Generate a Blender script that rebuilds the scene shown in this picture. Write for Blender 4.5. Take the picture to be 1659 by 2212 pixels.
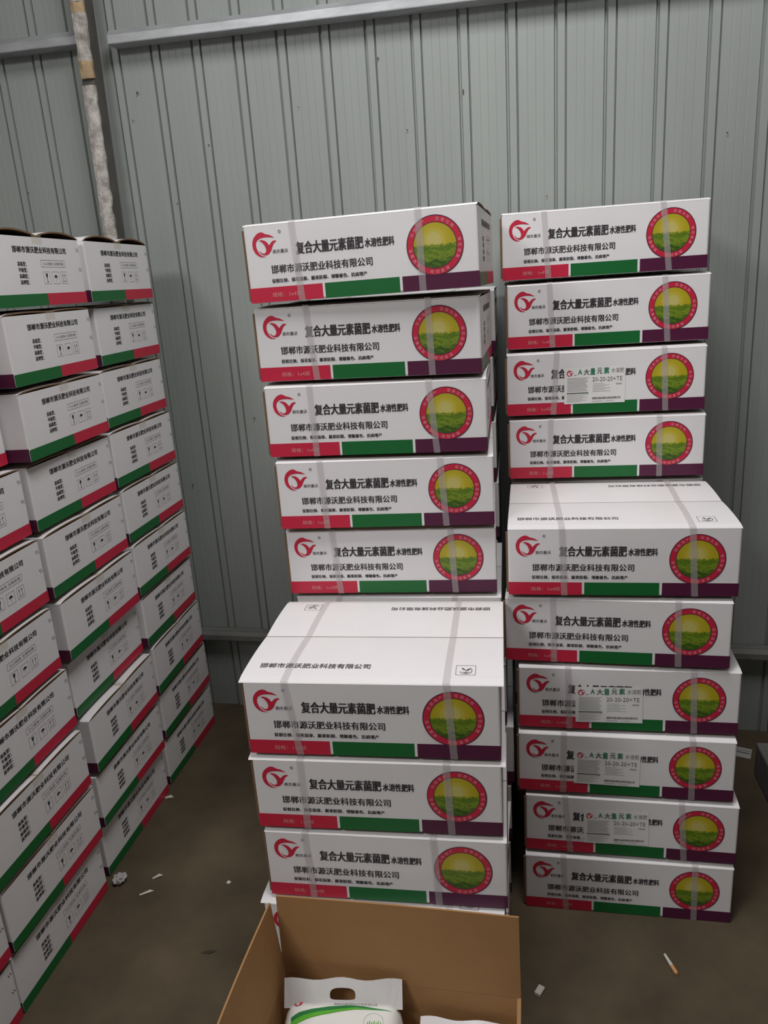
import bpy, bmesh, math, random
from mathutils import Matrix, Vector, noise

for o in list(bpy.data.objects):
    bpy.data.objects.remove(o, do_unlink=True)
SC = bpy.context.scene
COL = SC.collection
R = math.radians

# ------------------------------------------------------------------ camera
F_PX, CAM_Z, YAW, PITCH, ROLL = 1662.02, 1.65263, 0.17811, 0.29221, -0.06775
fw = Vector((-math.sin(YAW) * math.cos(PITCH), math.cos(YAW) * math.cos(PITCH), -math.sin(PITCH)))
rt = Vector((math.cos(YAW), math.sin(YAW), 0))
up = rt.cross(fw)
c_, s_ = math.cos(ROLL), math.sin(ROLL)
rt2, up2 = c_ * rt + s_ * up, -s_ * rt + c_ * up
cam_data = bpy.data.cameras.new('camera')
cam = bpy.data.objects.new('camera', cam_data)
COL.objects.link(cam)
cam.matrix_world = Matrix(((rt2.x, up2.x, -fw.x, 0), (rt2.y, up2.y, -fw.y, 0), (rt2.z, up2.z, -fw.z, CAM_Z), (0, 0, 0, 1)))
cam_data.sensor_fit = 'HORIZONTAL'
cam_data.sensor_width = 36.0
cam_data.lens = F_PX / 1659.0 * 36.0
cam_data.clip_start = 0.05
SC.camera = cam

# ------------------------------------------------------------------ light
world = bpy.data.worlds.new('world')
SC.world = world
world.use_nodes = True
bg = world.node_tree.nodes['Background']
bg.inputs[0].default_value = (0.88, 0.92, 1.0, 1)
bg.inputs[1].default_value = 0.12

SKYLIGHT = (0.02, 1.12, 3.6, 1.1, 1.1)        # x, y, z, size x, size y
SIDE_SKYLIGHT = (-1.75, -1.0, 3.55, 1.1, 1.1)
DOORWAY = (-1.0, -4.9, 1.5, 3.0, 2.8)


def area(name, loc, rot, sx, sy, power, col):
    l = bpy.data.lights.new(name, 'AREA')
    l.shape = 'RECTANGLE'
    l.size, l.size_y, l.energy, l.color = sx, sy, power, col
    o = bpy.data.objects.new(name, l)
    COL.objects.link(o)
    o.location, o.rotation_euler = loc, rot
    return o


area('skylight_daylight', SKYLIGHT[:3], (0, 0, 0), SKYLIGHT[3] - .1, SKYLIGHT[4] - .1, 54, (1.0, 0.985, 0.985))
area('side_skylight_daylight', SIDE_SKYLIGHT[:3], (R(18), R(-14), 0), SIDE_SKYLIGHT[3] - .1, SIDE_SKYLIGHT[4] - .1, 78, (1.0, 0.985, 0.985))
area('doorway_daylight', DOORWAY[:3], (R(90), 0, 0), DOORWAY[3] - .1, DOORWAY[4] - .1, 6, (1.0, 0.985, 0.98))
SC.view_settings.view_transform = 'Standard'
SC.view_settings.look = 'None'
SC.view_settings.gamma = 1
SC.view_settings.use_curve_mapping = False
SC.view_settings.exposure = 0.0

# ------------------------------------------------------------------ materials


def mat(name, col, rough=0.6, spec=0.4, metal=0.0, var=0.0, vscale=8.0, bump=0.0, bscale=60.0, alpha=1.0, col2=None, stretch=None):
    m = bpy.data.materials.new(name)
    m.use_nodes = True
    nt = m.node_tree
    b = nt.nodes['Principled BSDF']
    b.inputs['Base Color'].default_value = (*col, 1)
    b.inputs['Roughness'].default_value = rough
    b.inputs['Specular IOR Level'].default_value = spec
    b.inputs['Metallic'].default_value = metal
    b.inputs['Alpha'].default_value = alpha
    if var > 0 or bump > 0:
        tc = nt.nodes.new('ShaderNodeTexCoord')
        src = tc.outputs['Object']
        if stretch:
            mp = nt.nodes.new('ShaderNodeMapping')
            mp.inputs['Scale'].default_value = stretch
            nt.links.new(src, mp.inputs['Vector'])
            src = mp.outputs['Vector']
    if var > 0:
        n = nt.nodes.new('ShaderNodeTexNoise')
        n.inputs['Scale'].default_value = vscale
        n.inputs['Detail'].default_value = 6
        n.inputs['Roughness'].default_value = 0.6
        nt.links.new(src, n.inputs['Vector'])
        rp = nt.nodes.new('ShaderNodeValToRGB')
        rp.color_ramp.elements[0].position = 0.32
        rp.color_ramp.elements[1].position = 0.68
        c2 = col2 if col2 else tuple(c * (1 - var) for c in col)
        rp.color_ramp.elements[0].color = (*c2, 1)
        rp.color_ramp.elements[1].color = (*col, 1)
        nt.links.new(n.outputs['Fac'], rp.inputs['Fac'])
        nt.links.new(rp.outputs['Color'], b.inputs['Base Color'])
    if bump > 0:
        n2 = nt.nodes.new('ShaderNodeTexNoise')
        n2.inputs['Scale'].default_value = bscale
        n2.inputs['Detail'].default_value = 5
        nt.links.new(tc.outputs['Object'], n2.inputs['Vector'])
        bp = nt.nodes.new('ShaderNodeBump')
        bp.inputs['Strength'].default_value = bump
        bp.inputs['Distance'].default_value = 0.01
        nt.links.new(n2.outputs['Fac'], bp.inputs['Height'])
        nt.links.new(bp.outputs['Normal'], b.inputs['Normal'])
    return m


MT = {}
MT['white'] = mat('white_coated_board', (0.80, 0.78, 0.78), 0.42, 0.45, var=0.04, vscale=5, bump=0.05, bscale=25)
MT['kraft'] = mat('brown_kraft_board', (0.20, 0.125, 0.072), 0.8, 0.2, var=0.10, vscale=30)
MT['kraft_in'] = mat('kraft_box_inside', (0.38, 0.205, 0.085), 0.75, 0.25, var=0.08, vscale=14, bump=0.05, bscale=90)
MT['red'] = mat('red_print', (0.56, 0.020, 0.055), 0.42, 0.45)
MT['green'] = mat('green_print', (0.008, 0.135, 0.030), 0.42, 0.45)
MT['purple'] = mat('purple_print', (0.085, 0.011, 0.044), 0.42, 0.45)
MT['black'] = mat('black_print', (0.038, 0.032, 0.037), 0.5, 0.4)
MT['greyprint'] = mat('grey_print', (0.16, 0.14, 0.15), 0.5, 0.4)
MT['midgrey'] = mat('light_grey_print', (0.42, 0.42, 0.42), 0.5, 0.4)
MT['pinkprint'] = mat('pale_print_on_red', (0.72, 0.30, 0.28), 0.5, 0.4)
MT['ringtext'] = mat('pale_ring_lettering', (0.72, 0.33, 0.36), 0.5, 0.4)
MT['rim'] = mat('dark_emblem_rim', (0.075, 0.018, 0.045), 0.45, 0.4)
MT['strap'] = mat('translucent_strap', (0.60, 0.55, 0.56), 0.35, 0.5, alpha=0.36)
MT['tape'] = mat('yellowed_clear_tape', (0.62, 0.53, 0.33), 0.25, 0.5, alpha=0.2)
MT['sticker'] = mat('pale_sticker_paper', (0.80, 0.795, 0.775), 0.45, 0.4)
MT['stgreen'] = mat('sticker_green_print', (0.03, 0.22, 0.12), 0.5, 0.4)
MT['stdark'] = mat('sticker_dark_print', (0.10, 0.14, 0.12), 0.5, 0.4)
MT['wall'] = mat('painted_steel_sheet', (0.315, 0.34, 0.32), 0.5, 0.4, var=0.10, vscale=2.2, stretch=(3, 3, .35), bump=0.03, bscale=6)
MT['wall_dirt'] = mat('rust_speck', (0.10, 0.065, 0.04), 0.8, 0.2)
MT['steel'] = mat('galvanised_purlin', (0.45, 0.465, 0.475), 0.38, 0.5, metal=0.25, var=0.3, vscale=9, stretch=(1, 4, 4))
MT['railsteel'] = mat('dark_base_rail', (0.19, 0.19, 0.175), 0.6, 0.4, var=0.3, vscale=9)  # base rail steel, a darker tone than the upper purlins
MT['darksteel'] = mat('dark_steel_post', (0.115, 0.105, 0.095), 0.6, 0.4, var=0.3, vscale=10)
MT['plaster'] = mat('mottled_plaster', (0.60, 0.57, 0.53), 0.9, 0.15, var=0.5, vscale=30, col2=(0.26, 0.23, 0.205), bump=0.6, bscale=70)
MT['ochre'] = mat('ochre_plaster', (0.50, 0.37, 0.22), 0.9, 0.15, var=0.4, vscale=40)
MT['floor'] = mat('stained_concrete', (0.108, 0.083, 0.052), 0.85, 0.2, var=0.38, vscale=4.5, bump=0.12, bscale=40)
MT['other_wall'] = mat('grey_sheet_wall', (0.13, 0.105, 0.085), 0.7, 0.3)
MT['paper'] = mat('white_paper_scrap', (0.56, 0.53, 0.46), 0.8, 0.2)
MT['greypaper'] = mat('grey_paper_label', (0.42, 0.40, 0.39), 0.7, 0.2)
MT['dark'] = mat('dark_debris', (0.05, 0.045, 0.035), 0.9, 0.1)
MT['filter'] = mat('cigarette_filter', (0.55, 0.28, 0.12), 0.8, 0.2)
MT['bag'] = mat('white_plastic_bag', (0.80, 0.80, 0.75), 0.33, 0.5, var=0.04, vscale=6, bump=0.12, bscale=14)
MT['bag_tab'] = mat('grey_white_bag_film', (0.66, 0.64, 0.63), 0.38, 0.5, var=0.08, vscale=8, bump=0.12, bscale=14)
MT['brightgreen'] = mat('bright_green_print', (0.10, 0.42, 0.03), 0.4, 0.45)
MT['darkgreen'] = mat('dark_green_print', (0.02, 0.19, 0.05), 0.4, 0.45)
MT['block'] = mat('grey_concrete_block', (0.20, 0.20, 0.185), 0.85, 0.2, var=0.25, vscale=12, bump=0.2, bscale=50)


def picture_material():
    """flat print of a yellow sky, pale sun and green fields, in the emblem's own coordinates (metres)."""
    m = bpy.data.materials.new('field_picture_print')
    m.use_nodes = True
    nt = m.node_tree
    L = nt.links.new
    b = nt.nodes['Principled BSDF']
    b.inputs['Roughness'].default_value = 0.42
    tc = nt.nodes.new('ShaderNodeTexCoord')
    sep = nt.nodes.new('ShaderNodeSeparateXYZ')
    L(tc.outputs['Object'], sep.inputs[0])

    def math_node(op, a, bb):
        n = nt.nodes.new('ShaderNodeMath')
        n.operation = op
        for i, v in enumerate((a, bb)):
            if v is None:
                continue
            if isinstance(v, (int, float)):
                n.inputs[i].default_value = v
            else:
                L(v, n.inputs[i])
        return n.outputs[0]

    def ramp(fac, els):
        n = nt.nodes.new('ShaderNodeValToRGB')
        while len(n.color_ramp.elements) < len(els):
            n.color_ramp.elements.new(0.5)
        for e, (p, c) in zip(n.color_ramp.elements, els):
            e.position, e.color = p, (*c, 1)
        L(fac, n.inputs[0])
        return n.outputs[0]

    def mix(f, a, bb):
        n = nt.nodes.new('ShaderNodeMix')
        n.data_type = 'RGBA'
        L(f, n.inputs[0])
        L(a, n.inputs[6])
        L(bb, n.inputs[7])
        return n.outputs[2]
    x = math_node('SUBTRACT', sep.outputs['X'], 0.4275)
    z = math_node('SUBTRACT', sep.outputs['Z'], 0.092)
    dz = math_node('SUBTRACT', z, 0.010)
    dx = math_node('ADD', x, 0.002)
    d = math_node('SQRT', math_node('ADD', math_node('MULTIPLY', dx, dx), math_node('MULTIPLY', dz, dz)), None)
    sky = ramp(math_node('MULTIPLY', d, 25.0), [(0.0, (0.56, 0.50, 0.16)), (0.40, (0.55, 0.48, 0.14)), (0.45, (0.52, 0.44, 0.07)), (0.60, (0.52, 0.43, 0.045)), (0.66, (0.49, 0.39, 0.025)), (1.0, (0.43, 0.36, 0.012))])
    n1 = nt.nodes.new('ShaderNodeTexNoise')
    n1.inputs['Scale'].default_value = 95
    n1.inputs['Detail'].default_value = 5
    mp = nt.nodes.new('ShaderNodeMapping')
    mp.inputs['Scale'].default_value = (0.6, 1, 1.7)
    L(tc.outputs['Object'], mp.inputs[0])
    L(mp.outputs[0], n1.inputs['Vector'])
    hgt = math_node('ADD', math_node('MULTIPLY', z, -11.0), math_node('MULTIPLY', math_node('SUBTRACT', n1.outputs['Fac'], 0.5), 0.75))
    field = ramp(math_node('ADD', hgt, 0.35), [(0.0, (0.34, 0.36, 0.03)), (0.25, (0.24, 0.29, 0.015)), (0.42, (0.07, 0.16, 0.008)), (0.58, (0.20, 0.28, 0.02)), (0.78, (0.025, 0.085, 0.006)), (1.0, (0.12, 0.17, 0.04))])
    n2 = nt.nodes.new('ShaderNodeTexNoise')
    n2.inputs['Scale'].default_value = 160
    L(tc.outputs['Object'], n2.inputs['Vector'])
    edge = math_node('ADD', z, math_node('MULTIPLY', math_node('SUBTRACT', n2.outputs['Fac'], 0.5), 0.012))
    fac = math_node('MULTIPLY', math_node('ADD', edge, 0.0), 400.0)
    cl = nt.nodes.new('ShaderNodeClamp')
    L(fac, cl.inputs[0])
    L(mix(cl.outputs[0], field, sky), b.inputs['Base Color'])
    return m


MT['picture'] = picture_material()

# ------------------------------------------------------------------ helpers


def new_obj(name, mesh, parent=None, loc=(0, 0, 0), rotz=0.0):
    o = bpy.data.objects.new(name, mesh)
    COL.objects.link(o)
    o.location = loc
    o.rotation_euler = (0, 0, rotz)
    if parent:
        o.parent = parent
    return o


def tag(o, label=None, cat=None, group=None, kind=None):
    if label:
        o['label'] = label
    if cat:
        o['category'] = cat
    if group:
        o['group'] = group
    if kind:
        o['kind'] = kind
    return o


def to_mesh(name, bm, mats, smooth=False):
    me = bpy.data.meshes.new(name)
    bm.normal_update()
    bm.to_mesh(me)
    bm.free()
    for m in (mats if isinstance(mats, (list, tuple)) else [mats]):
        me.materials.append(MT[m])
    if smooth:
        for p in me.polygons:
            p.use_smooth = True
    return me


def box_bm(x0, x1, y0, y1, z0, z1, bevel=0.0, bm=None, mi=0):
    own = bm is None
    if own:
        bm = bmesh.new()
    vs = [bm.verts.new((x, y, z)) for x in (x0, x1) for y in (y0, y1) for z in (z0, z1)]
    fs = [(0, 1, 3, 2), (4, 6, 7, 5), (0, 4, 5, 1), (2, 3, 7, 6), (0, 2, 6, 4), (1, 5, 7, 3)]
    faces = [bm.faces.new([vs[i] for i in f]) for f in fs]
    for f in faces:
        f.material_index = mi
    if bevel and own:
        bmesh.ops.bevel(bm, geom=bm.edges[:], offset=bevel, segments=2, affect='EDGES', profile=0.6)
    return bm


def pydata(name, verts, faces, mats, smooth=False):
    me = bpy.data.meshes.new(name)
    me.from_pydata(verts, [], faces)
    me.update()
    for m in (mats if isinstance(mats, (list, tuple)) else [mats]):
        me.materials.append(MT[m])
    if smooth:
        for p in me.polygons:
            p.use_smooth = True
    return me


_text_cache = {}


def text_geo(body, bold=0.0):
    """flat outline of a line of lettering: (verts 2d, faces), scaled to a unit box."""
    key = (body, bold)
    if key not in _text_cache:
        cu = bpy.data.curves.new('lettering', 'FONT')
        cu.body = body
        cu.resolution_u = 2
        cu.offset = bold
        ob = bpy.data.objects.new('lettering', cu)
        COL.objects.link(ob)
        dg = bpy.context.evaluated_depsgraph_get()
        dg.update()
        me = bpy.data.meshes.new_from_object(ob.evaluated_get(dg))
        vs = [(v.co.x, v.co.y) for v in me.vertices]
        fs = [tuple(p.vertices) for p in me.polygons]
        bpy.data.objects.remove(ob, do_unlink=True)
        bpy.data.curves.remove(cu)
        bpy.data.meshes.remove(me)
        x0, x1 = min(v[0] for v in vs), max(v[0] for v in vs)
        y0, y1 = min(v[1] for v in vs), max(v[1] for v in vs)
        _text_cache[key] = ([((a - x0) / (x1 - x0), (b - y0) / (y1 - y0)) for a, b in vs], fs)
    return _text_cache[key]


class Print:
    """flat print collected in 2d (u right, v up), placed later on a face."""

    def __init__(self):
        self.v, self.f, self.m = [], [], []

    def add(self, vs, fs, mi=0):
        n = len(self.v)
        self.v += [tuple(p) if len(p) == 3 else (p[0], p[1], 0.0) for p in vs]
        self.f += [tuple(i + n for i in f) for f in fs]
        self.m += [mi] * len(fs)
        return self

    def text(self, body, u0, u1, v0, v1, bold=0.0, mi=0, lift=0.0):
        vs, fs = text_geo(body)
        d = bold * (v1 - v0)
        for du, dv in ([(0, 0)] if bold <= 0 else [(-d, -d * .5), (d, -d * .5), (-d, d * .5), (d, d * .5)]):
            lift += .00006
            self.add([(u0 + du + a * (u1 - u0), v0 + dv + b * (v1 - v0), lift) for a, b in vs], fs, mi)
        return self

    def rect(self, u0, u1, v0, v1, mi=0, lift=0.0):
        return self.add([(u0, v0, lift), (u1, v0, lift), (u1, v1, lift), (u0, v1, lift)], [(0, 1, 2, 3)], mi)

    def frame(self, u0, u1, v0, v1, t, mi=0):
        self.rect(u0, u1, v0, v0 + t, mi)
        self.rect(u0, u1, v1 - t, v1, mi)
        self.rect(u0, u0 + t, v0 + t, v1 - t, mi)
        return self.rect(u1 - t, u1, v0 + t, v1 - t, mi)

    def poly(self, pts, mi=0, lift=0.0):
        bm = bmesh.new()
        es = []
        vs = [bm.verts.new((p[0], p[1], lift)) for p in pts]
        for i in range(len(vs)):
            es.append(bm.edges.new((vs[i], vs[(i + 1) % len(vs)])))
        bmesh.ops.triangle_fill(bm, edges=es, use_beauty=True, normal=(0, 0, 1))
        bm.verts.index_update()
        out = []
        for f in bm.faces:
            idx = [v.index for v in f.verts]
            a, b, c = [pts[i] for i in idx[:3]]
            if (b[0] - a[0]) * (c[1] - a[1]) - (b[1] - a[1]) * (c[0] - a[0]) < 0:
                idx.reverse()
            out.append(tuple(idx))
        bm.free()
        return self.add([(p[0], p[1], lift) for p in pts], out, mi)

    def disc(self, cu, cv, r0, r1, mi=0, lift=0.0, n=64, a0=0.0, a1=2 * math.pi):
        vs, fs = [], []
        for i in range(n + 1):
            a = a0 + (a1 - a0) * i / n
            vs += [(cu + r0 * math.cos(a), cv + r0 * math.sin(a), lift), (cu + r1 * math.cos(a), cv + r1 * math.sin(a), lift)]
            if i < n:
                fs.append((2 * i, 2 * i + 1, 2 * i + 3, 2 * i + 2))
        return self.add(vs, fs, mi)

    def bar(self, a, b, t, mi=0):
        d = Vector((b[0] - a[0], b[1] - a[1])).normalized() * t / 2
        return self.add([(a[0] + d.y, a[1] - d.x), (b[0] + d.y, b[1] - d.x), (b[0] - d.y, b[1] + d.x), (a[0] - d.y, a[1] + d.x)], [(0, 1, 2, 3)], mi)

    def mesh(self, name, fn, mats):
        me = bpy.data.meshes.new(name)
        me.from_pydata([fn(*p) for p in self.v], [], self.f)
        me.update()
        for m in (mats if isinstance(mats, (list, tuple)) else [mats]):
            me.materials.append(MT[m])
        for p, i in zip(me.polygons, self.m):
            p.material_index = i
        return me


EPS = 0.0005
BW, BD, BH = 0.52, 0.405, 0.1655        # carton body: width, depth, height
FT = 0.004                               # board thickness


def on_front(u, v, l):
    return (u, -EPS - l, v)


def on_end(u, v, l):
    return (BW + EPS + l, u, v)


# ------------------------------------------------------------------ the setting
random.seed(7)
WALL_ANG = math.atan2(-0.04, 1.0)
WALL_P = Vector((-1.27, 2.70, 0))
WU = Vector((math.cos(WALL_ANG), math.sin(WALL_ANG), 0))
X0, X1, Y0, ZC = -2.6, 3.2, -5.0, 3.62

me = pydata('floor', [(X0 - .1, Y0 - .1, 0), (X1 + .1, Y0 - .1, 0), (X1 + .1, 2.95, 0), (X0 - .1, 2.95, 0)], [(0, 1, 2, 3)], 'floor')
tag(new_obj('floor', me), kind='structure')


def wall_with_hole(name, w, h, hx0, hx1, hy0, hy1, m):
    xs, ys = [0, hx0, hx1, w], [0, hy0, hy1, h]
    vs = [(x, y, 0) for y in ys for x in xs]
    fs = [(j * 4 + i, j * 4 + i + 1, j * 4 + i + 5, j * 4 + i + 4) for j in range(3) for i in range(3) if (i, j) != (1, 1)]
    return pydata(name, vs, fs, m)


sx, sy, sz, sw, sh = SKYLIGHT
me = wall_with_hole('ceiling', X1 - X0, 2.85 - Y0, sx - sw / 2 - X0, sx + sw / 2 - X0, sy - sh / 2 - Y0, sy + sh / 2 - Y0, 'other_wall')
tag(new_obj('ceiling', me, loc=(X0, Y0, ZC)), kind='structure')
me = pydata('wall_left', [(X0, Y0, 0), (X0, 2.85, 0), (X0, 2.85, ZC), (X0, Y0, ZC)], [(0, 1, 2, 3)], 'other_wall')
tag(new_obj('wall_left', me), kind='structure')
me = pydata('wall_right', [(X1, Y0, 0), (X1, 2.85, 0), (X1, 2.85, ZC), (X1, Y0, ZC)], [(0, 1, 2, 3)], 'other_wall')
tag(new_obj('wall_right', me), kind='structure')
me = wall_with_hole('wall_front', X1 - X0, ZC, DOORWAY[0] - 1.5 - X0, DOORWAY[0] + 1.5 - X0, 0.1, 2.9, 'other_wall')
o = tag(new_obj('wall_front', me, loc=(X0, Y0, 0)), kind='structure')
o.rotation_euler = (R(90), 0, 0)

# back wall of ribbed steel sheets
wall_back = tag(new_obj('wall_back', None, loc=WALL_P, rotz=WALL_ANG), kind='structure')
PER = 0.1436
RIB0 = 0.169 + 1.27 - 0.033 - 11 * PER      # left edge of a rib in wall coordinates (along the wall from WALL_P)
prof = [(-0.003, 0.0), (0.0, 0.010), (0.004, 0.010), (0.0075, -0.003), (0.0285, -0.003), (0.0305, 0.009), (0.0325, 0.009), (0.0345, 0.0),
        (0.061, 0.0), (0.0625, 0.0007), (0.064, 0.0), (0.0855, 0.0), (0.087, 0.0007), (0.0885, 0.0), (0.110, 0.0), (0.1115, 0.0007), (0.113, 0.0)]
NPER = 6
vs, fs = [], []
pp = [(k * PER + a, b) for k in range(NPER) for a, b in prof] + [(NPER * PER - 0.003, 0.0)]
for a, b in pp:
    vs += [(a, b, 0.0), (a, b, ZC)]
for i in range(len(pp) - 1):
    fs.append((2 * i, 2 * i + 2, 2 * i + 3, 2 * i + 1))
sheet_me = pydata('wall_sheet', vs, fs, 'wall')
for k in range(-1, 6):
    new_obj('wall_sheet', sheet_me, wall_back, loc=(RIB0 + (k - 1) * NPER * PER + 0.0 * k, 0.0008 * (k % 2), 0))
# rust specks and stains that sit on the sheets
sp = Print()
for (a, z, w, h) in [(1.13, 2.19, .006, .022), (.87, 2.31, .007, .009), (-.42, 2.03, .006, .006), (.05, 2.30, .008, .01), (.02, 2.22, .006, .006),
                     (.49, 1.86, .007, .009), (.72, 1.80, .006, .006), (-.2, 1.74, .006, .007), (.28, 2.12, .006, .006), (1.38, 1.87, .006, .007),
                     (.14, 1.95, .005, .006), (.95, 2.1, .005, .006), (.6, 2.2, .005, .004), (1.9, 2.0, .006, .006), (.33, 1.2, .006, .008), (.05, .95, .008, .008)]:
    n = 7
    pts = [(a + w * .5 * math.cos(t * 2 * math.pi / n) * random.uniform(.6, 1.1), z + h * .5 * math.sin(t * 2 * math.pi / n) * random.uniform(.6, 1.1)) for t in range(n)]
    sp.poly(pts)
me = sp.mesh('rust_specks', lambda u, v, l: (u, -0.0062, v), 'wall_dirt')
new_obj('rust_specks', me, wall_back)


def purlin(name, a0, a1, z_at0, slope, depth, h, m='steel'):
    """C-section rail along the wall: web against the sheets, top and bottom flange, front lips."""
    bm = bmesh.new()
    t = 0.003
    y1, y0 = -0.0065, -0.0065 - depth
    box_bm(0, a1 - a0, y1 - t, y1, 0, h, bm=bm)
    box_bm(0, a1 - a0, y0 + .012, y1 - t, h - t, h, bm=bm)
    box_bm(0, a1 - a0, y0, y1 - t, 0, t, bm=bm)
    box_bm(0, a1 - a0, y0, y0 + t, 0, h * .62, bm=bm)
    b8 = box_bm(0, a1 - a0, y0, y0 + t, h * .62, h, bm=bm)
    bm.verts.ensure_lookup_table()
    for v in bm.verts[-8:]:
        if v.co.z > h * .9:
            v.co.y += .012
    ob = new_obj(name, to_mesh(name, bm, m), None, WALL_P + WU * a0 + Vector((0, 0, z_at0)))
    ob.rotation_euler = Matrix.Rotation(WALL_ANG, 3, 'Z').to_4x4().to_euler()
    ob.rotation_euler = (0, -slope, WALL_ANG)
    return ob


A = lambda x: (x + 1.27) / WU.x
tag(purlin('trim_1', A(-2.5), A(-1.375), 2.470, -0.020, .055, .042), kind='structure')
tag(purlin('trim_2', A(-1.27), A(3.1), 2.434, -0.018, .055, .042), kind='structure')
tag(purlin('trim_3', A(-2.5), A(3.1), 0.321, -0.004, .042, .037, 'railsteel'), kind='structure')

# wall post: dark steel tube with a mottled plaster coat on its front face
post = tag(new_obj('trim_4', None, loc=(-1.402, 2.602, 0)), kind='structure')
LEAN = 0.013 / 0.53
bm = box_bm(0, .041, 0.004, .066, 0, ZC)
for v in bm.verts:
    v.co.x += (v.co.z) * LEAN * .7
new_obj('steel_post', to_mesh('steel_post', bm, 'darksteel'), post)


def plaster(z0, z1, m, seed):
    n = int((z1 - z0) / 0.012) + 1
    vs, fs = [], []
    for j in range(n + 1):
        z = z0 + (z1 - z0) * j / n
        x = z * LEAN * .7
        a = noise.noise((seed, z * 22, 0)) * .004
        b = noise.noise((seed + 9, z * 25, 0)) * .005
        row = [(x - .002 + a, .006), (x - .001 + a, -.004), (x + .012, -.009 + noise.noise((z * 30, 3, seed)) * .005),
               (x + .028, -.009 + noise.noise((z * 30, 7, seed)) * .005), (x + .042 + b, -.003), (x + .043 + b, .006)]
        vs += [(p, q, z) for p, q in row]
    for j in range(n):
        for i in range(5):
            k = j * 6 + i
            fs.append((k, k + 1, k + 7, k + 6))
    fs.append(tuple(range(5, -1, -1)))
    fs.append(tuple(n * 6 + i for i in range(6)))
    return pydata('plaster_coat', vs, fs, m, False)


for z0, z1, m, sd in ((0, 2.315, 'plaster', 1), (2.335, 2.385, 'ochre', 4), (2.385, 2.52, 'plaster', 6), (2.52, 2.55, 'ochre', 8), (2.55, 3.6, 'plaster', 11)):
    new_obj('plaster_coat', plaster(z0, z1, m, sd), post)

# ------------------------------------------------------------------ carton meshes (shared)


def body_mesh():
    bm = bmesh.new()
    b = 0.004
    def ring(x0, x1, y0, y1, z, r):
        pts = []
        for cx, cy, a0 in ((x1 - r, y0 + r, -90), (x1 - r, y1 - r, 0), (x0 + r, y1 - r, 90), (x0 + r, y0 + r, 180)):
            for k in range(3):
                a = R(a0 + 45 * k)
                pts.append(bm.verts.new((cx + r * math.cos(a), cy + r * math.sin(a), z)))
        return pts
    rings = [ring(b, BW - b, b, BD - b, 0.0005, .003), ring(.0008, BW - .0008, .0008, BD - .0008, .0025, .004), ring(0, BW, 0, BD, .005, .004), ring(0, BW, 0, BD, BH, .004),
             ring(FT, BW - FT, FT, BD - FT, BH, .002), ring(FT, BW - FT, FT, BD - FT, FT, .002)]
    for k in range(5):
        for i in range(12):
            f = bm.faces.new((rings[k][i], rings[k][(i + 1) % 12], rings[k + 1][(i + 1) % 12], rings[k + 1][i]))
            f.material_index = 0 if k < 3 else 1
    f = bm.faces.new(list(reversed(rings[0])))
    f.material_index = 1
    f = bm.faces.new(rings[5])
    f.material_index = 1
    return to_mesh('carton_body', bm, ['white', 'kraft'])


BODY = body_mesh()


def flap_z(y, bulge):
    """height of the outer flap face above the body rim at depth y inside one flap (0..half)."""
    half = BD / 2
    t = min(max(y / half, 0), 1)
    return bulge * math.sin(math.pi * t) ** 0.8 + 0.0005


def flap_mesh(bulge, over):
    half = BD / 2 - 0.0012
    ny, nx = 10, 6
    vs, fs = [], []
    for lay in (0, 1):
        for j in range(ny + 1):
            y = half * j / ny
            for i in range(nx + 1):
                x = -over + (BW + 2 * over) * i / nx
                edge = -0.002 if (j == 0 and lay == 1) else 0
                vs.append((x, y + (0.0015 if (j == 0 and lay == 1) else 0), flap_z(y, bulge) + lay * FT + edge))
    w = nx + 1
    n = (ny + 1) * w
    for j in range(ny):
        for i in range(nx):
            k = j * w + i
            fs.append((n + k, n + k + 1, n + k + w + 1, n + k + w))
            fs.append((k, k + w, k + w + 1, k + 1))
    for j in range(ny):
        a = j * w
        fs.append((a, n + a, n + a + w, a + w))
        a = j * w + nx
        fs.append((a, a + w, n + a + w, n + a))
    for i in range(nx):
        fs.append((i, i + 1, n + i + 1, n + i))
        a = ny * w + i
        fs.append((a, n + a, n + a + 1, a + 1))
    me = pydata('carton_flap', vs, fs, ['white', 'kraft'], False)
    for p in me.polygons:
        c = p.center
        if p.normal.z < -0.5 or abs(p.normal.x) > 0.7 or p.normal.y > 0.7:
            p.material_index = 1
    return me


FLAPS = {'flat': flap_mesh(0.0035, 0.0), 'over': flap_mesh(0.0045, 0.008), 'bulge': flap_mesh(0.013, 0.0)}
BULGE = {'flat': .0035, 'over': .0045, 'bulge': .013}

# front print
LOGO_A = [(575, 290), (480, 245), (400, 232), (350, 205), (310, 200), (255, 220), (200, 265), (155, 320), (128, 390), (122, 450), (132, 520), (160, 580), (205, 625), (260, 652), (320, 655), (370, 645),
          (300, 635), (250, 600), (215, 545), (195, 480), (195, 420), (215, 365), (260, 325), (330, 298), (420, 285), (500, 288)]
LOGO_B = [(250, 360), (320, 340), (380, 355), (420, 385), (455, 435), (480, 400), (520, 360), (570, 340), (610, 355), (570, 375), (540, 410), (510, 470), (480, 540), (430, 595), (370, 620), (310, 615),
          (265, 580), (235, 530), (280, 570), (320, 590), (360, 580), (385, 540), (385, 490), (360, 430), (320, 385), (280, 365)]


def logo_print(P, u0, v1, w, mi=0, lift=0.0):
    k = w / 490.0
    for poly in (LOGO_A, LOGO_B):
        pts = [(u0 + (x - 120) * k, v1 - (y + 0.1 * (x - 120) - 205) * k * 0.98) for x, y in poly]
        P.poly(pts[::-1], mi, lift)
    return P


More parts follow.
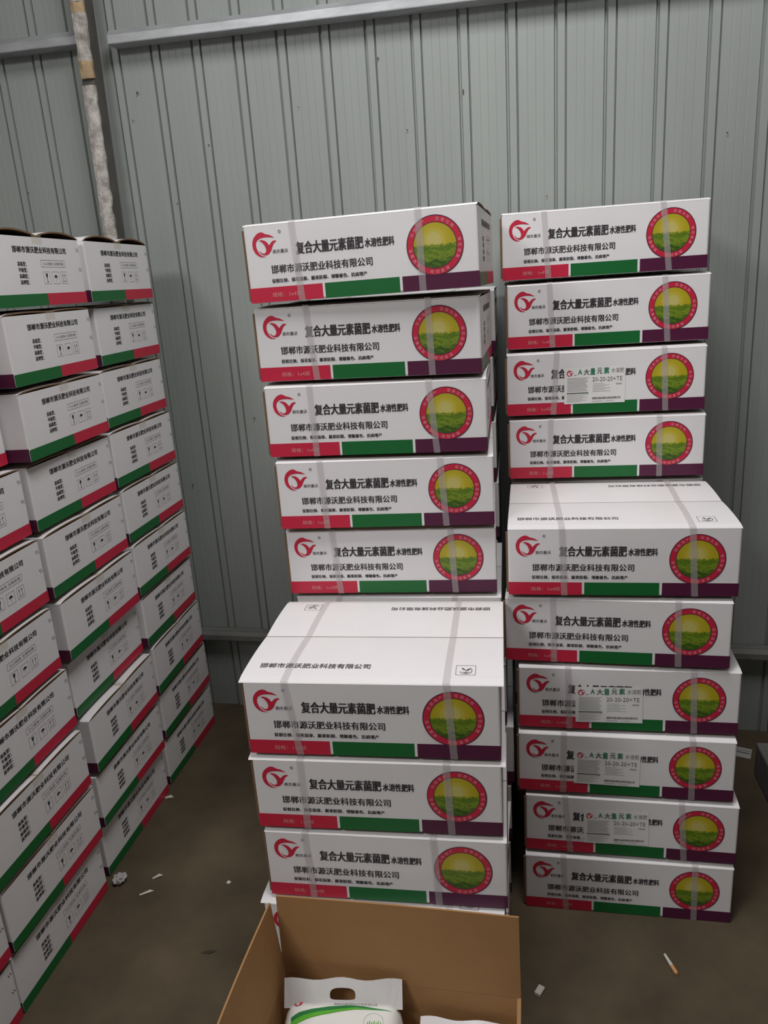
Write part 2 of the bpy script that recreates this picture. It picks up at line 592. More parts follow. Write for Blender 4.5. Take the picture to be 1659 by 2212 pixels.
FRONT = {}
FRONT['title_lettering'] = Print().text('复合大量元素菌肥', .1195, .2715, .0995, .1245, .034).mesh('title_lettering', on_front, 'black')
FRONT['subtitle_lettering'] = Print().text('水溶性肥料', .2755, .340, .1010, .1190, .034).mesh('subtitle_lettering', on_front, 'black')
FRONT['company_lettering'] = Print().text('邯郸市源沃肥业科技有限公司', .057, .289, .0625, .0805, .024).mesh('company_lettering', on_front, 'black')
FRONT['slogan_lettering'] = Print().text('促根壮秧、保花保果、膨果防裂、增糖着色、抗病增产', .0555, .275, .0425, .0512, .035).mesh('slogan_lettering', on_front, 'black')
FRONT['logo_lettering'] = Print().text('瀚杰量沃', .064, .100, .1055, .1135, .02).mesh('logo_lettering', on_front, 'greyprint')
FRONT['trade_mark'] = Print().disc(.0845, .1500, .0026, .0035, 0, n=20).text('R', .0832, .0858, .1484, .1516, .02, 0).mesh('trade_mark', on_front, 'greyprint')
FRONT['brand_logo'] = logo_print(Print(), .0180, .1535, .058).mesh('brand_logo', on_front, 'red')
FRONT['packing_lettering'] = Print().text('规格：1x4袋', .053, .121, .0115, .0220, 0).mesh('packing_lettering', lambda u, v, l: (u, -2 * EPS - l, v), 'pinkprint')
BANDS = [(.0, .1715, 'red'), (.1770, .3465, 'green'), (.3525, BW, 'purple')]
BAND_ME = [Print().rect(a, b, .0015, .0338).mesh('colour_band', on_front, m) for a, b, m in BANDS]
P = Print()
EU, EV = .4275, .092
P.disc(EU, EV, .0595, .0615, 0, .0003).disc(EU, EV, .0475, .0595, 1, .0003).disc(EU, EV, .0460, .0475, 0, .0003).disc(EU, EV, 0.0, .0460, 2, .0003)
ring = ['促根壮秧', '保花保果', '膨果防裂', '增糖着色', '抗病增产']
for gi, word in enumerate(ring):
    for ci, ch in enumerate(word):
        a = R(90 - 27) - R(72) * gi + (1.5 - ci) * R(12.5)
        vs2, fs2 = text_geo(ch)
        sz = .0075
        cx, cy = EU + .0535 * math.cos(a), EV + .0535 * math.sin(a)
        ra = a - math.pi / 2
        P.add([(cx + ((p - .5) * math.cos(ra) - (q - .5) * math.sin(ra)) * sz, cy + ((p - .5) * math.sin(ra) + (q - .5) * math.cos(ra)) * sz, .0006) for p, q in vs2], fs2, 3)
EMBLEM = P.mesh('emblem', on_front, ['rim', 'red', 'picture', 'ringtext'])

# end print
P = Print().text('邯郸市源沃肥业科技有限公司', .092, .331, .1280, .1430, .03)
END_PR = {'company_lettering': P.mesh('company_lettering', on_end, 'black')}
P = Print()
for k, w in enumerate(('高氮型：', '平衡型：', '高磷型：', '高钾型：')):
    v = .0965 - k * .0143
    P.text(w, .103, .139, v, v + .0105, .025)
    P.rect(.137, .1405, v, v + .0008, 1)
END_PR['grade_lettering'] = P.mesh('grade_lettering', on_end, ['black', 'greyprint'])
P = Print()
P.frame(.204, .317, .0945, .1115, .0007, 1)
P.text('小心轻放 注意防潮', .211, .309, .0995, .1065, .0, 1)
END_PR['notice_lettering'] = P.mesh('notice_lettering', on_end, ['black', 'greyprint'])
P = Print()
for u0, u1 in ((.2065, .2365), (.248, .279), (.288, .317)):
    P.frame(u0, u1, .0535, .0835, .0006, 1)
# wine glass
P.poly([(.2170, .0790), (.2180, .0715), (.2205, .0690), (.2208, .0600), (.2170, .0580), (.2260, .0580), (.2222, .0600), (.2225, .0690), (.2250, .0715), (.2260, .0790)])
# umbrella
P.poly([(.2560 + .0150 * (1 - math.cos(t * math.pi / 8)) / 2, .0690 + .0065 * math.sin(t * math.pi / 8)) for t in range(9)][::-1])
P.rect(.2630, .2640, .0590, .0690, 1)
# two arrows
for u in (.2970, .3075):
    P.rect(u - .0006, u + .0006, .0620, .0740, 1)
    P.poly([(u - .0028, .0735), (u + .0028, .0735), (u, .0785)], 1)
P.rect(.2925, .3125, .0590, .0600, 1)
END_PR['handling_symbols'] = P.mesh('handling_symbols', on_end, ['black', 'greyprint'])
P = Print()
for v in (.139, .089):
    for d in (-.0035, .0035):
        P.bar((.3950 + d, v - .005), (.3905 + d, v + .005), .0016, 0)
END_PR['slit_marks'] = P.mesh('slit_marks', on_end, 'greyprint')
END_BANDS = [Print().rect(a, b, .0015, .0308).mesh('colour_band', on_end, m) for a, b, m in ((.0015, .2095, 'green'), (.2095, BD - .0015, 'red'))]

# top print: lettering and a sprout badge, one set on each flap
P = Print().text('邯郸市源沃肥业科技有限公司', .022, .257, .050, .068, .018)
P2, P = P, Print()
P.frame(.433, .473, .031, .067, .0009, 0)
P.disc(.453, .048, .0120, .0132, 0, a0=R(200), a1=R(405), n=30)
P.poly([(.444, .058), (.4495, .0555), (.453, .048), (.4465, .0515)][::-1]).poly([(.4535, .046), (.456, .053), (.463, .056), (.4605, .050)][::-1]).bar((.4533, .0400), (.4533, .050), .001)
P.poly([(.444, .043), (.453, .0375), (.462, .043), (.453, .0405)])
TOPP = {k: [q.mesh(n, lambda u, v, l, k=k: (u, v, flap_z(v, BULGE[k]) + FT + 0.0012), 'greyprint') for q, n in ((P2, 'top_lettering'), (P, 'sprout_badge'))] for k in ('flat', 'over')}

# tape on the taped cartons of the left stack
TAPE = {}
for k in ('flat', 'bulge'):
    bm = bmesh.new()
    zt = BH + 0.0005 + FT + .001
    for vs2 in ([(0, BD / 2 - .022, zt), (BW + .0012, BD / 2 - .022, zt), (BW + .0012, BD / 2 + .022, zt), (0, BD / 2 + .022, zt)],
                [(BW + .0012, BD / 2 - .022, zt), (BW + .0012, BD / 2 - .022, BH - .016), (BW + .0012, BD / 2 + .022, BH - .016), (BW + .0012, BD / 2 + .022, zt)]):
        bm.faces.new([bm.verts.new(v) for v in vs2])
    TAPE[k] = to_mesh('tape', bm, 'tape')


def strap_mesh(xt, xb, bulge, xback=None):
    """plastic strap once round the carton: back, top, front (xt = at the top edge, xb = at the foot)."""
    xback = xt if xback is None else xback
    w = 0.0075
    o = 0.0022
    path = [(xback, BD + o, 0.001), (xback, BD + o, BH + .001)]
    zs = []
    for j in range(9):                       # back flap then front flap
        y = BD - BD / 2 * j / 8
        zs.append((y, flap_z(BD - y, bulge)))
    for j in range(1, 9):
        y = BD / 2 - BD / 2 * j / 8
        zs.append((y, flap_z(y, bulge)))
    top = max(z for _, z in zs)
    for y, z in zs:
        f = y / BD
        path.append((xt * (1 - f) + xback * f, y, BH + FT + z + .0012))
    path.append((xt, -o, BH + .001))
    for k in range(1, 5):
        f = k / 4
        path.append((xt * (1 - f) + xb * f, -o - .0008 * math.sin(f * math.pi), (BH + .001) * (1 - f) + .001 * f))
    n = len(path)
    vs = [(x - w, y, z) for x, y, z in path] + [(x + w, y, z) for x, y, z in path]
    fs = [(i, n + i, n + i + 1, i + 1) for i in range(n - 1)]
    return pydata('strap', vs, fs, 'strap')


JOINT = to_mesh('joint_edge', box_bm(-.0050, .0005, .004, .011, .006, .158), 'kraft')

# sticker
def sticker_parts(u0, v0, rot):
    k = .16 / 1055.0
    kz = .097 / 585.0
    U = lambda x: (x - 215) * k
    V = lambda y: (870 - y) * kz
    ca, sa = math.cos(rot), math.sin(rot)
    def place(u, v, l):
        return (u0 + u * ca - v * sa, -.0014 - l, v0 + u * sa + v * ca)
    paper = Print().rect(0, .16, 0, .0985).mesh('sticker', place, 'sticker')
    P = Print()
    logo_print(P, U(258), V(315), .0185, 2, .0003)
    P.rect(U(378), U(432), V(405), V(398), 1, .0003)
    for ch, a, b, y0, y1, mi in (('A', 458, 525, 390, 312, 0), ('大', 555, 652, 402, 308, 1), ('量', 670, 752, 402, 300, 0), ('元', 788, 872, 392, 298, 1), ('素', 902, 992, 392, 292, 0)):
        P.text(ch, U(a), U(b), V(y0), V(y1), .03, mi, .0003)
    P.text('水溶肥', U(1030), U(1245), V(385), V(308), .0, 3, .0003)
    P.text('20-20-20+TE', U(705), U(1222), V(515), V(445), .0, 3, .0003)
    for i in range(11):
        y = 446 + i * 21
        P.rect(U(268), U(640 - (i * 37) % 50), V(y + 8), V(y), 4, .0003)
    P.rect(U(260), U(640), V(704), V(686), 1, .0003)
    for i in range(6):
        y = 722 + i * 22
        P.rect(U(262), U(640 - (i * 91) % 160), V(y + 6), V(y), 4, .0003)
    for i in range(6):
        y = 548 + i * 25
        P.rect(U(712), U(900 + (i * 97) % 180), V(y + 7), V(y), 4, .0003)
    P.rect(U(1110), U(1215), V(575), V(552), 4, .0003)
    P.text('邯郸市源沃肥业科技有限公司', U(705), U(1192), V(806), V(770), .03, 3, .0003)
    P.rect(U(705), U(885), V(842), V(832), 4, .0003)
    P.rect(U(925), U(1085), V(842), V(834), 4, .0003)
    letter = P.mesh('sticker_lettering', place, ['stgreen', 'stdark', 'red', 'greyprint', 'midgrey'])
    return paper, letter


def carton(label, loc, yaw, group, straps=None, top=False, front=True, end=True, flap='flat', tape=False, joint=True, sticker=None, full_bands=True):
    t = new_obj('carton', None, None, loc, yaw)
    tag(t, label, 'box', group)
    body = new_obj('body', BODY, t)
    f1 = new_obj('top_flap', FLAPS[flap], t, (0, 0, BH))
    f2 = new_obj('top_flap', FLAPS[flap], t, (BW, BD, BH), math.pi)
    if top:
        for f in (f1, f2):
            new_obj('top_lettering', TOPP[flap][0], f)
            new_obj('sprout_badge', TOPP[flap][1], f)
    for m in BAND_ME:
        new_obj('colour_band', m, body)
    if front:
        for n, m in FRONT.items():
            new_obj(n, m, body)
        tag(new_obj('emblem', EMBLEM, body), 'round red emblem with a yellow sky and green fields')
    if end:
        for n, m in END_PR.items():
            new_obj(n, m, body)
        for m in END_BANDS:
            new_obj('colour_band', m, body)
    if joint:
        new_obj('joint_edge', JOINT, t)
    if straps:
        for xt, xb, xk in straps:
            new_obj('strap', strap_mesh(xt, xb, BULGE[flap], xk), t)
    if tape:
        new_obj('tape', TAPE['bulge' if flap == 'bulge' else 'flat'], t)
    if sticker:
        p, l = sticker_parts(*sticker)
        s = tag(new_obj('sticker', p, t), 'pale rectangular product sticker with small print')
        new_obj('sticker_lettering', l, s)
    return t


ORD = ['', 'topmost', 'second', 'third', 'fourth', 'fifth', 'sixth', 'seventh', 'eighth', 'ninth', 'lowest']
# fitted positions: front left bottom corner x, y, yaw in degrees
M = {1: (-.588, 1.748, -2.6), 2: (-.5907, 1.7632, -1.61), 3: (-.5827, 1.7502, .29), 4: (-.5709, 1.7411, 1.74), 5: (-.5697, 1.7598, 1.45),
     6: (-.5575, 1.3323, .84), 7: (-.557, 1.3283, 1.02), 8: (-.5503, 1.3277, .56), 9: (-.567, 1.314, -1.9), 10: (-.556, 1.316, -.4)}
RR = {1: (-.0264, 2.1718, 1.28), 2: (-.0153, 2.1673, 1.51), 3: (-.02, 2.154, .65), 4: (-.0158, 2.1562, -.58), 5: (-.0216, 1.745, -1.05), 6: (-.0307, 1.756, -3.06),
      7: (-.0005, 1.7433, -1.11), 8: (-.0036, 1.7329, -1.54), 9: (.0126, 1.7289, -1.69), 10: (.0097, 1.719, -1.08)}
ST = {'M1': (.114, .1222, .395, .3968), 'M2': (.1243, .1386, .4048, .4089), 'M3': (.1109, .1152, .3898, .4032), 'M4': (.109, .1145, .3966, .4058), 'M5': (.1173, .1291, .4106, .4186),
      'M6': (.0876, .1081, .4165, .4266), 'M7': (.1034, .1069, .4083, .4147), 'M8': (.0902, .0977, .3672, .3742), 'M9': (.10, .11, .41, .412), 'M10': (.1, .1, .4, .41), 'R1': (.1089, .1195, .4061, .4253),
      'R2': (.1111, .1187, .4053, .4168), 'R3': (.1337, .1247, .4117, .4196), 'R4': (.1137, .1107, .4007, .4049), 'R5': (.1248, .1312, .4139, .4252), 'R6': (.1137, .1168, .3998, .4054),
      'R7': (.1193, .1234, .412, .4192), 'R8': (.1123, .1104, .4188, .4223), 'R9': (.0993, .114, .3838, .3951), 'R10': (.0978, .1049, .426, .4293)}
BACK = {'M6': (.0952, .4215), 'R5': (.1144, .4198)}
STICK = {'R3': (.1536, .0283, 0.0), 'R7': (.1385, .0205, R(1.0)), 'R8': (.1375, .0300, R(-.6)), 'R9': (.1485, .0335, R(1.5))}
PM, PR, PL = .1799, .1809, .1828


def strap_args(key):
    s = ST[key]
    bk = BACK.get(key, (s[0], s[2]))
    return [(s[0], s[1], bk[0]), (s[2], s[3], bk[1])]


GM, GR = 'cartons of the centre stack', 'cartons of the right-hand stack'
MW = ['', 'topmost carton of the centre stack, turned slightly, its top against the wall', 'second carton from the top of the centre stack',
      'third carton from the top of the centre stack', 'fourth carton from the top of the centre stack',
      'fifth carton from the top of the centre stack, standing behind the bare white carton lid',
      'white carton in the centre stack whose whole lid shows, two straps across it',
      'carton directly under the one with the bare lid in the centre stack', 'lowest fully visible carton of the centre stack, above the open box',
      'carton mostly hidden behind the raised flap of the open brown box', 'bottom carton of the centre stack hidden behind the open brown box']
for k, (x, y, a) in M.items():
    t = carton(MW[k], (x, y, (10 - k) * PM), R(a), GM, strap_args('M%d' % k), top=k in (6, 9), flap='over' if k in (6, 7, 9) else 'flat')
    if k == 1:
        t.rotation_euler = (0, R(-.7), R(a))
RW = ['', 'topmost carton of the right-hand stack', 'second carton from the top of the right-hand stack', 'third carton from the top of the right-hand stack, with a pale sticker on its front',
      'fourth carton from the top of the right-hand stack, just above the exposed white lid', 'carton of the right-hand stack whose white lid shows, two straps across it',
      'sixth carton from the top of the right-hand stack, turned and jutting to the left', 'seventh carton from the top of the right-hand stack, uppermost stickered one below the exposed lid',
      'eighth carton from the top of the right-hand stack, middle one of three with stickers', 'ninth carton from the top of the right-hand stack, stickered, one above the floor carton',
      'bottom carton of the right-hand stack, standing on the concrete floor']
for k, (x, y, a) in RR.items():
    carton(RW[k], (x, y, (10 - k) * PR), R(a), GR, strap_args('R%d' % k), top=k in (5,), flap='flat', sticker=STICK.get('R%d' % k))

# the columns behind: seen only as slivers between the two stacks, they carry the upper cartons
std = [(.11, .115, .11), (.405, .412, .405)]
lowx = {6: -.560, 7: -.552, 8: -.536, 9: -.545, 10: -.55}
for k in range(6, 11):
    carton('%s carton from the floor in the second column of the centre stack, a sliver' % ['first', 'second', 'third', 'fourth', 'fifth'][10 - k], (lowx[k], 1.758 if k != 6 else 1.766, (10 - k) * PM), R(.5), 'lower cartons behind the centre front column', std, joint=False)
for k in range(2, 11):
    carton('%s carton of the rear column by the wall, a sliver behind the centre stack' % ORD[k - 1], (-.578 + .004 * (k % 3), 2.186, (10 - k) * PM), R(.3 * (k % 3 - 1)), 'rearmost cartons of the centre stack', std, joint=False)
for k in range(5, 11):
    carton('%s hidden carton from the floor behind the lower right-hand stack' % ['first', 'second', 'third', 'fourth', 'fifth', 'sixth'][10 - k], (-.012, 2.166, (10 - k) * PR), 0, 'hidden cartons carrying the right-hand stack', std, joint=False)

# left stack: ends face the aisle. fitted: near end corner x, y, yaw
LF = {1: (-1.1722, 2.098, 1.2), 2: (-1.191, 2.1279, 1.0), 3: (-1.1948, 2.1134, .13), 4: (-1.1938, 2.1068, -.95), 5: (-1.1932, 2.1183, -.43), 6: (-1.1903, 2.1228, .03), 7: (-1.1951, 2.1291, .74),
      8: (-1.193, 2.1443, 1.2), 9: (-1.2047, 2.1598, .25), 10: (-1.2146, 2.1569, -.95)}
LC = {1: (-1.166, 1.670, 1.2), 2: (-1.1691, 1.676, 1.5), 3: (-1.1716, 1.680, 1.2), 4: (-1.1931, 1.6847, -.18), 5: (-1.1852, 1.6847, .02), 6: (-1.1768, 1.6892, .46), 7: (-1.2025, 1.7029, .41),
      8: (-1.1789, 1.7133, 1.08), 9: (-1.1913, 1.712, -.02), 10: (-1.2149, 1.7196, -1.01)}
LN = {1: (-1.205, 1.250, .5), 2: (-1.205, 1.258, .5), 3: (-1.2224, 1.266, .8), 4: (-1.2038, 1.2700, .22), 5: (-1.1954, 1.2700, -.05), 6: (-1.1916, 1.2588, -.17), 7: (-1.1914, 1.2733, -.18), 8: (-1.1826, 1.2667, -.46),
      9: (-1.1876, 1.273, -.84), 10: (-1.2003, 1.269, -.58)}
LQ = {7: (-1.19, .846, 0), 8: (-1.19, .850, 0), 9: (-1.1915, .862, 0), 10: (-1.198, .860, .2)}
for cols, name in ((LF, 'column nearest the wall in the left stack'), (LC, 'middle column of the left stack'), (LN, 'left stack column cut by the photo edge'), (LQ, 'nearest column at the bottom left corner')):
    for k, (x, y, a) in cols.items():
        a = R(a)
        ox, oy = x - BW * math.cos(a), y - BW * math.sin(a)
        word = (ORD[k] + ' carton from the top in the ' if 1 < k < 10 else ORD[k] + ' carton in the ') + name
        if cols is LQ:
            word = {7: 'carton two above', 8: 'carton one above', 9: 'second carton from the floor at', 10: 'floor carton at'}[k] + ' the bottom left corner, cut by the edge'
            word = {7: 'carton beyond the left edge, fourth from the floor, nearest column', 8: 'carton beyond the left edge, third from the floor, nearest column'}.get(k, word)
        carton(word, (ox, oy, (10 - k) * PL), a, 'cartons of the left stack', None, front=False, flap='bulge' if k == 1 else 'flat', tape=True, joint=False)

# ------------------------------------------------------------------ open carton in front with two bags
OB = new_obj('open_carton', None, None, (-.540, .880, 0), R(-1.2))
tag(OB, 'open brown cardboard carton with raised flaps in front of the centre stack', 'box')
OW, OD, OH = .525, .413, .180
bm = bmesh.new()
T = .004
def shell(bm):
    o0 = [bm.verts.new(p) for p in ((0, 0, .001), (OW, 0, .001), (OW, OD, .001), (0, OD, .001))]
    o1 = [bm.verts.new(p) for p in ((0, 0, OH), (OW, 0, OH), (OW, OD, OH), (0, OD, OH))]
    i1 = [bm.verts.new(p) for p in ((T, T, OH), (OW - T, T, OH), (OW - T, OD - T, OH), (T, OD - T, OH))]
    i0 = [bm.verts.new(p) for p in ((T, T, T), (OW - T, T, T), (OW - T, OD - T, T), (T, OD - T, T))]
    for a, b, mi in ((o0, o1, 0), (o1, i1, 1), (i1, i0, 1)):
        for i in range(4):
            f = bm.faces.new((a[i], a[(i + 1) % 4], b[(i + 1) % 4], b[i]))
            f.material_index = mi
    f = bm.faces.new(i0)
    f.material_index = 1
    f = bm.faces.new(o0[::-1])
    f.material_index = 1
shell(bm)
ob_body = new_obj('body', to_mesh('open_carton_body', bm, ['white', 'kraft_in']), OB)


def panel(name, w, h, loc, rot, slant=0.0, bend=0.0):
    """board flap hinged along its lower edge: local x along the hinge, z up, inside face towards -y."""
    nx, nz = 8, 6
    vs, fs = [], []
    for lay in (0, 1):
        for j in range(nz + 1):
            for i in range(nx + 1):
                u, v = i / nx, j / nz
                x = slant * v + u * (w - 2 * slant * v)
                vs.append((x, lay * T + bend * math.sin(math.pi * u) * v, h * v))
    ww = nx + 1
    n = ww * (nz + 1)
    mi = []
    for j in range(nz):
        for i in range(nx):
            k = j * ww + i
            fs.append((k, k + 1, k + ww + 1, k + ww)); mi.append(1)
            fs.append((n + k, n + k + ww, n + k + ww + 1, n + k + 1)); mi.append(0)
    for i in range(nx):
        fs.append((i, n + i, n + i + 1, i + 1)); mi.append(1)
        k = nz * ww + i
        fs.append((k, k + 1, n + k + 1, n + k)); mi.append(1)
    for j in range(nz):
        k = j * ww
        fs.append((k, k + ww, n + k + ww, n + k)); mi.append(1)
        k = j * ww + nx
        fs.append((k, n + k, n + k + ww, k + ww)); mi.append(1)
    me = pydata(name, vs, fs, ['white', 'kraft_in'])
    for p, m in zip(me.polygons, mi):
        p.material_index = m
    o = new_obj(name, me, OB, loc)
    o.rotation_euler = rot
    return o


panel('flap', OW, .206, (0, OD - T, OH + .001), (R(-1.5), 0, 0), .002, .003)
panel('flap', OD - .004, .195, (T, .002, OH), (R(-4), 0, R(90)), .004, .004)
panel('flap', OD - .004, .178, (OW - T, OD - .002, OH), (R(-176), 0, R(-90)), .004, 0.0)
panel('flap', OW, .178, (OW, T, OH), (R(-176), 0, R(180)), .002, 0.0)

# bags


def bag(label, loc, yaw, w, ln, th, prints, tilt=60):
    t = new_obj('product_bag', None, None, loc, yaw)
    tag(t, label, 'bag', 'white bags in the open carton')
    def zt(x, y):
        u, v = min(1, abs(2 * x / w - 1)), min(1, abs(2 * y / ln - 1))
        v = v if y < ln / 2 else v * .62
        return th * (0.30 + 0.70 * (1 - u ** 12) ** .5 * (1 - v ** 10) ** .5) + .0025 * noise.noise((x * 22, y * 18, w * 40))
    nx, ny = 26, 30
    vs, fs = [], []
    for lay in (0, 1):
        for j in range(ny + 1):
            for i in range(nx + 1):
                x, y = w * i / nx, ln * j / ny
                u, v = min(1, abs(2 * x / w - 1)), min(1, abs(2 * y / ln - 1))
                vs.append((x, y, zt(x, y) if lay else th * 0.24 * (1 - (1 - u ** 6) ** .5 * (1 - v ** 8) ** .5)))
    ww = nx + 1
    n = ww * (ny + 1)
    for j in range(ny):
        for i in range(nx):
            k = j * ww + i
            fs.append((n + k, n + k + 1, n + k + ww + 1, n + k + ww))
            fs.append((k, k + ww, k + ww + 1, k + 1))
    for i in range(nx):
        fs.append((i, i + 1, n + i + 1, n + i))
        k = ny * ww + i
        fs.append((k, n + k, n + k + 1, k + 1))
    for j in range(ny):
        k = j * ww
        fs.append((k, n + k, n + k + ww, k + ww))
        k = j * ww + nx
        fs.append((k, k + ww, n + k + ww, n + k))
    body = new_obj('body', pydata('bag_body', vs, fs, 'bag', True), t)
    # handle tab with an oval hole, rising from the back edge
    bm = bmesh.new()
    h = .058
    out = []
    for i in range(17):
        out.append((w * (.02 + .96 * i / 16), 0))
    for i in range(17):
        x = w * (.98 - .96 * i / 16)
        out.append((x, h + .0025 * math.sin(x * 60)))
    hole = []
    hw, hh, cx, cy = .056, .0235, w * .497, h * .47
    for i in range(28):
        a = 2 * math.pi * i / 28
        c, s = math.cos(a), math.sin(a)
        hole.append((cx + hw / 2 * math.copysign(abs(c) ** .6, c), cy + hh / 2 * math.copysign(abs(s) ** .6, s) - .0012 * math.cos(a * 2)))
    es = []
    for loop in (out, hole):
        vv = [bm.verts.new((x, y, 0)) for x, y in loop]
        es += [bm.edges.new((vv[i], vv[(i + 1) % len(vv)])) for i in range(len(vv))]
    bmesh.ops.triangle_fill(bm, edges=es, use_beauty=True, normal=(0, 0, 1))
    r = bmesh.ops.extrude_face_region(bm, geom=bm.faces[:])
    for v in r['geom']:
        if isinstance(v, bmesh.types.BMVert):
            v.co.z += .0015
    bmesh.ops.recalc_face_normals(bm, faces=bm.faces[:])
    for v in bm.verts:
        v.co.z += .003 * math.sin(v.co.x * 38) * v.co.y / h
    tab = new_obj('handle_tab', to_mesh('handle_tab', bm, 'bag_tab'), t, (0, ln - .003, th * .93))
    tab.rotation_euler = (R(tilt), 0, 0)
    for n_, P_, m_ in prints:
        me = P_.mesh(n_, lambda u, v, l: (u, v, zt(u, v) + .0012 + l), m_)
        new_obj(n_, me, body)
    return t


BAGL, BAGW = .325, .268
BX, BY, BA = -.490, .900, R(5.0)
def tobag(p):
    d = Vector((p[0] * .9854 - BX, p[1] * .9854 - BY))
    return (d.x * math.cos(BA) + d.y * math.sin(BA), -d.x * math.sin(BA) + d.y * math.cos(BA))
def dense(pts, n=4):
    out = []
    for a, b in zip(pts, pts[1:]):
        for k in range(n):
            out.append((a[0] + (b[0] - a[0]) * k / n, a[1] + (b[1] - a[1]) * k / n))
    return out + [pts[-1]]
UP = [(-.4962, 1.2108), (-.4811, 1.2227), (-.4549, 1.2337), (-.4184, 1.2431), (-.381, 1.2487), (-.343, 1.2505), (-.3142, 1.2493), (-.2827, 1.2481)]
LO = [(-.2827, 1.2475), (-.323, 1.2453), (-.3602, 1.2404), (-.3968, 1.2325), (-.4323, 1.2206), (-.4584, 1.2097), (-.4797, 1.1964), (-.4860, 1.180)]
MID = [(-.2827, 1.2478), (-.323, 1.2463), (-.3612, 1.2450), (-.3985, 1.2385), (-.435, 1.2296), (-.4703, 1.2167), (-.4937, 1.1999)]
def strip(P, a, b, n=28, mi=0):
    def at(pts, t):
        q = t * (len(pts) - 1)
        i = min(int(q), len(pts) - 2)
        f = q - i
        return (pts[i][0] + (pts[i + 1][0] - pts[i][0]) * f, pts[i][1] + (pts[i + 1][1] - pts[i][1]) * f)
    vs2, fs2 = [], []
    for k in range(n + 1):
        vs2 += [at(a, k / n), at(b, k / n)]
        if k < n:
            fs2.append((2 * k, 2 * k + 2, 2 * k + 3, 2 * k + 1))
    P.add(vs2, fs2, mi)
    return P
upb = [tobag(p) for p in UP]
lob = [tobag(p) for p in LO][::-1] + []
midb = [tobag(p) for p in MID][::-1]
sw_dark = strip(Print(), midb, upb)
sw_bright = strip(Print(), [tobag((-.4880, 1.150))] + lob, [tobag((-.4925, 1.150)), tobag((-.4930, 1.175))] + midb)
lg = Print()
logo_print(lg, tobag((-.4989, 1.247))[0], tobag((-.4989, 1.247))[1] + .012, .024)
tx = Print()
b0, b1 = tobag((-.4093, 1.2457)), tobag((-.3152, 1.2555))
tx.text('邯郸市源沃肥业科技有限公司', b0[0], b1[0], b0[1] + .001, b0[1] + .0065, .0)
b2 = tobag((-.3165, 1.2204))
tx.disc(b2[0], b2[1] - .004, .0205, .0209, 0, n=40)
for k in range(7):
    a = b2[0] - .014 + k * .0045
    tx.bar((a, b2[1] - .014), (a + .002, b2[1] - .004 + .003 * (k % 2)), .0016, 1)
bag('white plastic product bag with green swoosh and punched handle in the open carton', (BX, BY, .0065), BA, BAGW, BAGL, .164,
    [('green_swoosh', sw_dark, 'darkgreen'), ('green_swoosh', sw_bright, 'brightgreen'), ('brand_logo', lg, 'red'), ('bag_lettering', tx, ['greyprint', 'brightgreen'])])
bag('second white bag at the right side of the open carton, mostly below the frame', (-.219, .910, .0065), R(1), .188, .300, .100, [], 26)

# ------------------------------------------------------------------ bits on the floor


def scrap(name, label, x, y, pts, m, cat, z=0.0008, lift=0.004, group=None):
    n = len(pts)
    vs = [(0, 0, z + lift)] + [(px, py, z + (lift if i % 3 == 1 else 0)) for i, (px, py) in enumerate(pts)]
    vs += [(a, b, c - .0006) for a, b, c in vs]
    fs = [(0, 1 + i, 1 + (i + 1) % n) for i in range(n)] + [(n + 1, n + 2 + (i + 1) % n, n + 2 + i) for i in range(n)]
    fs += [(1 + i, n + 2 + i, n + 2 + (i + 1) % n, 1 + (i + 1) % n) for i in range(n)]
    o = new_obj(name, pydata(name, vs, fs, m), None, (x, y, 0))
    return tag(o, label, cat, group)


GP = 'paper scraps on the floor'
scrap('paper_scrap', 'small white paper scrap beside the floor carton nearest the wall', -1.193, 2.107 - .02, [(.016, .004), (.004, .010), (-.014, .004), (-.012, -.006), (.006, -.008)], 'paper', 'paper', group=GP)
scrap('paper_scrap', 'white paper scrap lying alone on the floor, farther of the pair', -1.069, 1.729, [(.014, .010), (.002, .010), (-.014, -.004), (-.010, -.008), (.006, -.002)], 'paper', 'paper', group=GP)
scrap('paper_scrap', 'narrow white paper scrap on the floor, nearer of the pair', -1.075, 1.666, [(.020, .012), (.008, .010), (-.018, -.006), (-.014, -.010), (.006, -.004)], 'paper', 'paper', group=GP)
scrap('paper_scrap', 'tiny white paper fleck on the floor left of the centre stack', -.845, 1.728, [(.006, .004), (-.004, .006), (-.007, -.003), (.003, -.005)], 'paper', 'paper', lift=.002, group=GP)
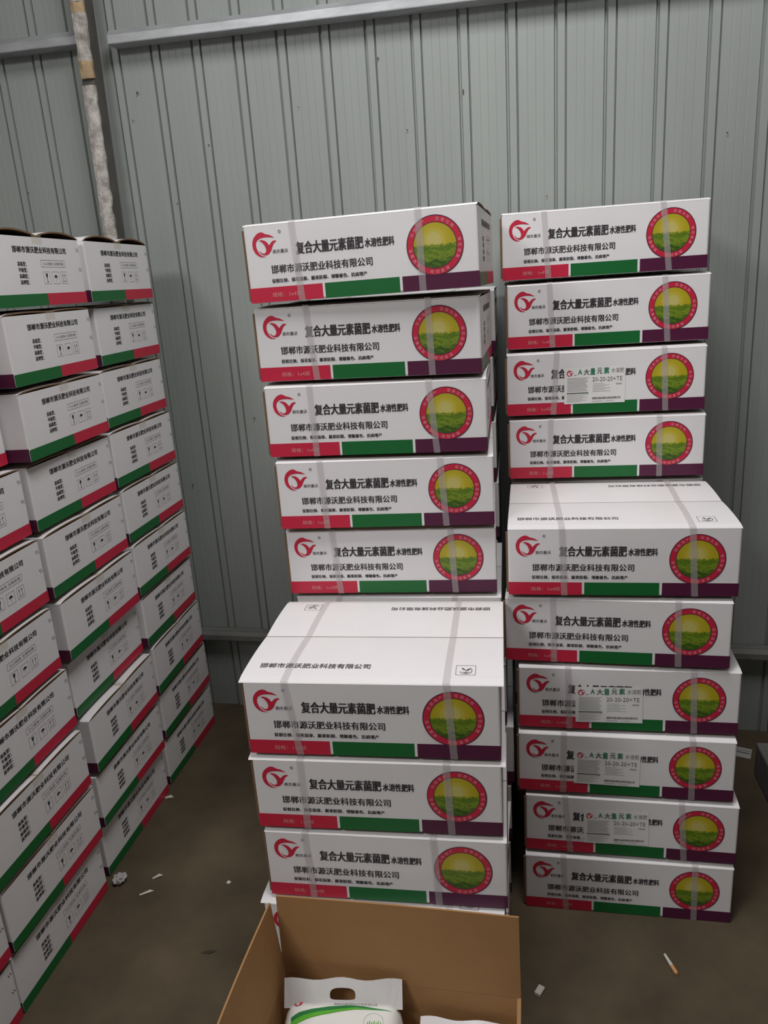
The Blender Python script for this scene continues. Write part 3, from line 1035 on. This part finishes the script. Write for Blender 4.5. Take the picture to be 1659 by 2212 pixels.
# crumpled paper at the foot of the left stack
bm = bmesh.new()
bmesh.ops.create_icosphere(bm, subdivisions=3, radius=.016)
for v in bm.verts:
    d = 1 + .45 * noise.noise(v.co * 130) + .2 * noise.noise(v.co * 320)
    v.co = Vector((v.co.x * d * 1.15, v.co.y * d * 1.2, v.co.z * d * .8))
zmin = min(v.co.z for v in bm.verts)
for v in bm.verts:
    v.co.z -= zmin
tag(new_obj('crumpled_paper', to_mesh('crumpled_paper', bm, 'greypaper'), None, (-1.172, 1.700, 0.0005)), 'crumpled pale paper at the foot of the left stack', 'paper')
scrap('debris_flake', 'dark flat flake of debris on the floor before the open box', -.813, 1.486, [(.022, .006), (.006, .007), (-.018, .000), (-.020, -.004), (.004, -.005)], 'dark', 'debris', lift=.002)
# cigarette butt
cb = new_obj('cigarette_butt', None, None, (.3555, 1.560, 0.0055), math.atan2(1.535 - 1.585, .364 - .347))
tag(cb, 'cigarette butt with orange filter lying on the floor by the right-hand stack', 'cigarette')


def tube(x0, x1, r0, r1, m, name):
    bm = bmesh.new()
    bmesh.ops.create_cone(bm, cap_ends=True, segments=14, radius1=r0, radius2=r1, depth=x1 - x0, matrix=Matrix.Translation(((x0 + x1) / 2, 0, 0)) @ Matrix.Rotation(R(90), 4, 'Y'))
    return to_mesh(name, bm, m, False)


new_obj('paper_tube', tube(-.030, .004, .0032, .0046, 'paper', 'paper_tube'), cb)
new_obj('filter', tube(.0041, .028, .0048, .0048, 'filter', 'filter'), cb)
# small white block
bm = box_bm(-.013, .013, -.008, .008, 0, .011, bevel=.002)
for v in bm.verts:
    v.co.x += .12 * v.co.z
tag(new_obj('foam_block', to_mesh('foam_block', bm, 'paper'), None, (.036, 1.452, .0004), R(62)), 'small white foam block on the floor right of the open box', 'foam')
# paper label and concrete block by the right edge
bm = box_bm(-.038, .038, -.030, .030, 0.0006, .0020)
lab = new_obj('paper_label', None, None, (.752, 2.476, 0.0), R(-20))
tag(lab, 'grey printed paper label lying on the floor behind the right-hand stack', 'paper')
new_obj('sheet', to_mesh('label_sheet', bm, 'greypaper'), lab)
me = Print().rect(-.034, .034, -.004, .003).rect(-.034, .034, .012, .015).mesh('printed_lines', lambda u, v, l: (u, v, .0024), 'greyprint')
new_obj('printed_lines', me, lab)
bm = box_bm(.765, 1.15, 1.86, 2.357, 0.0005, .12, bevel=.006)
tag(new_obj('concrete_block', to_mesh('concrete_block', bm, 'block')), 'grey concrete block on the floor at the right edge', 'block')
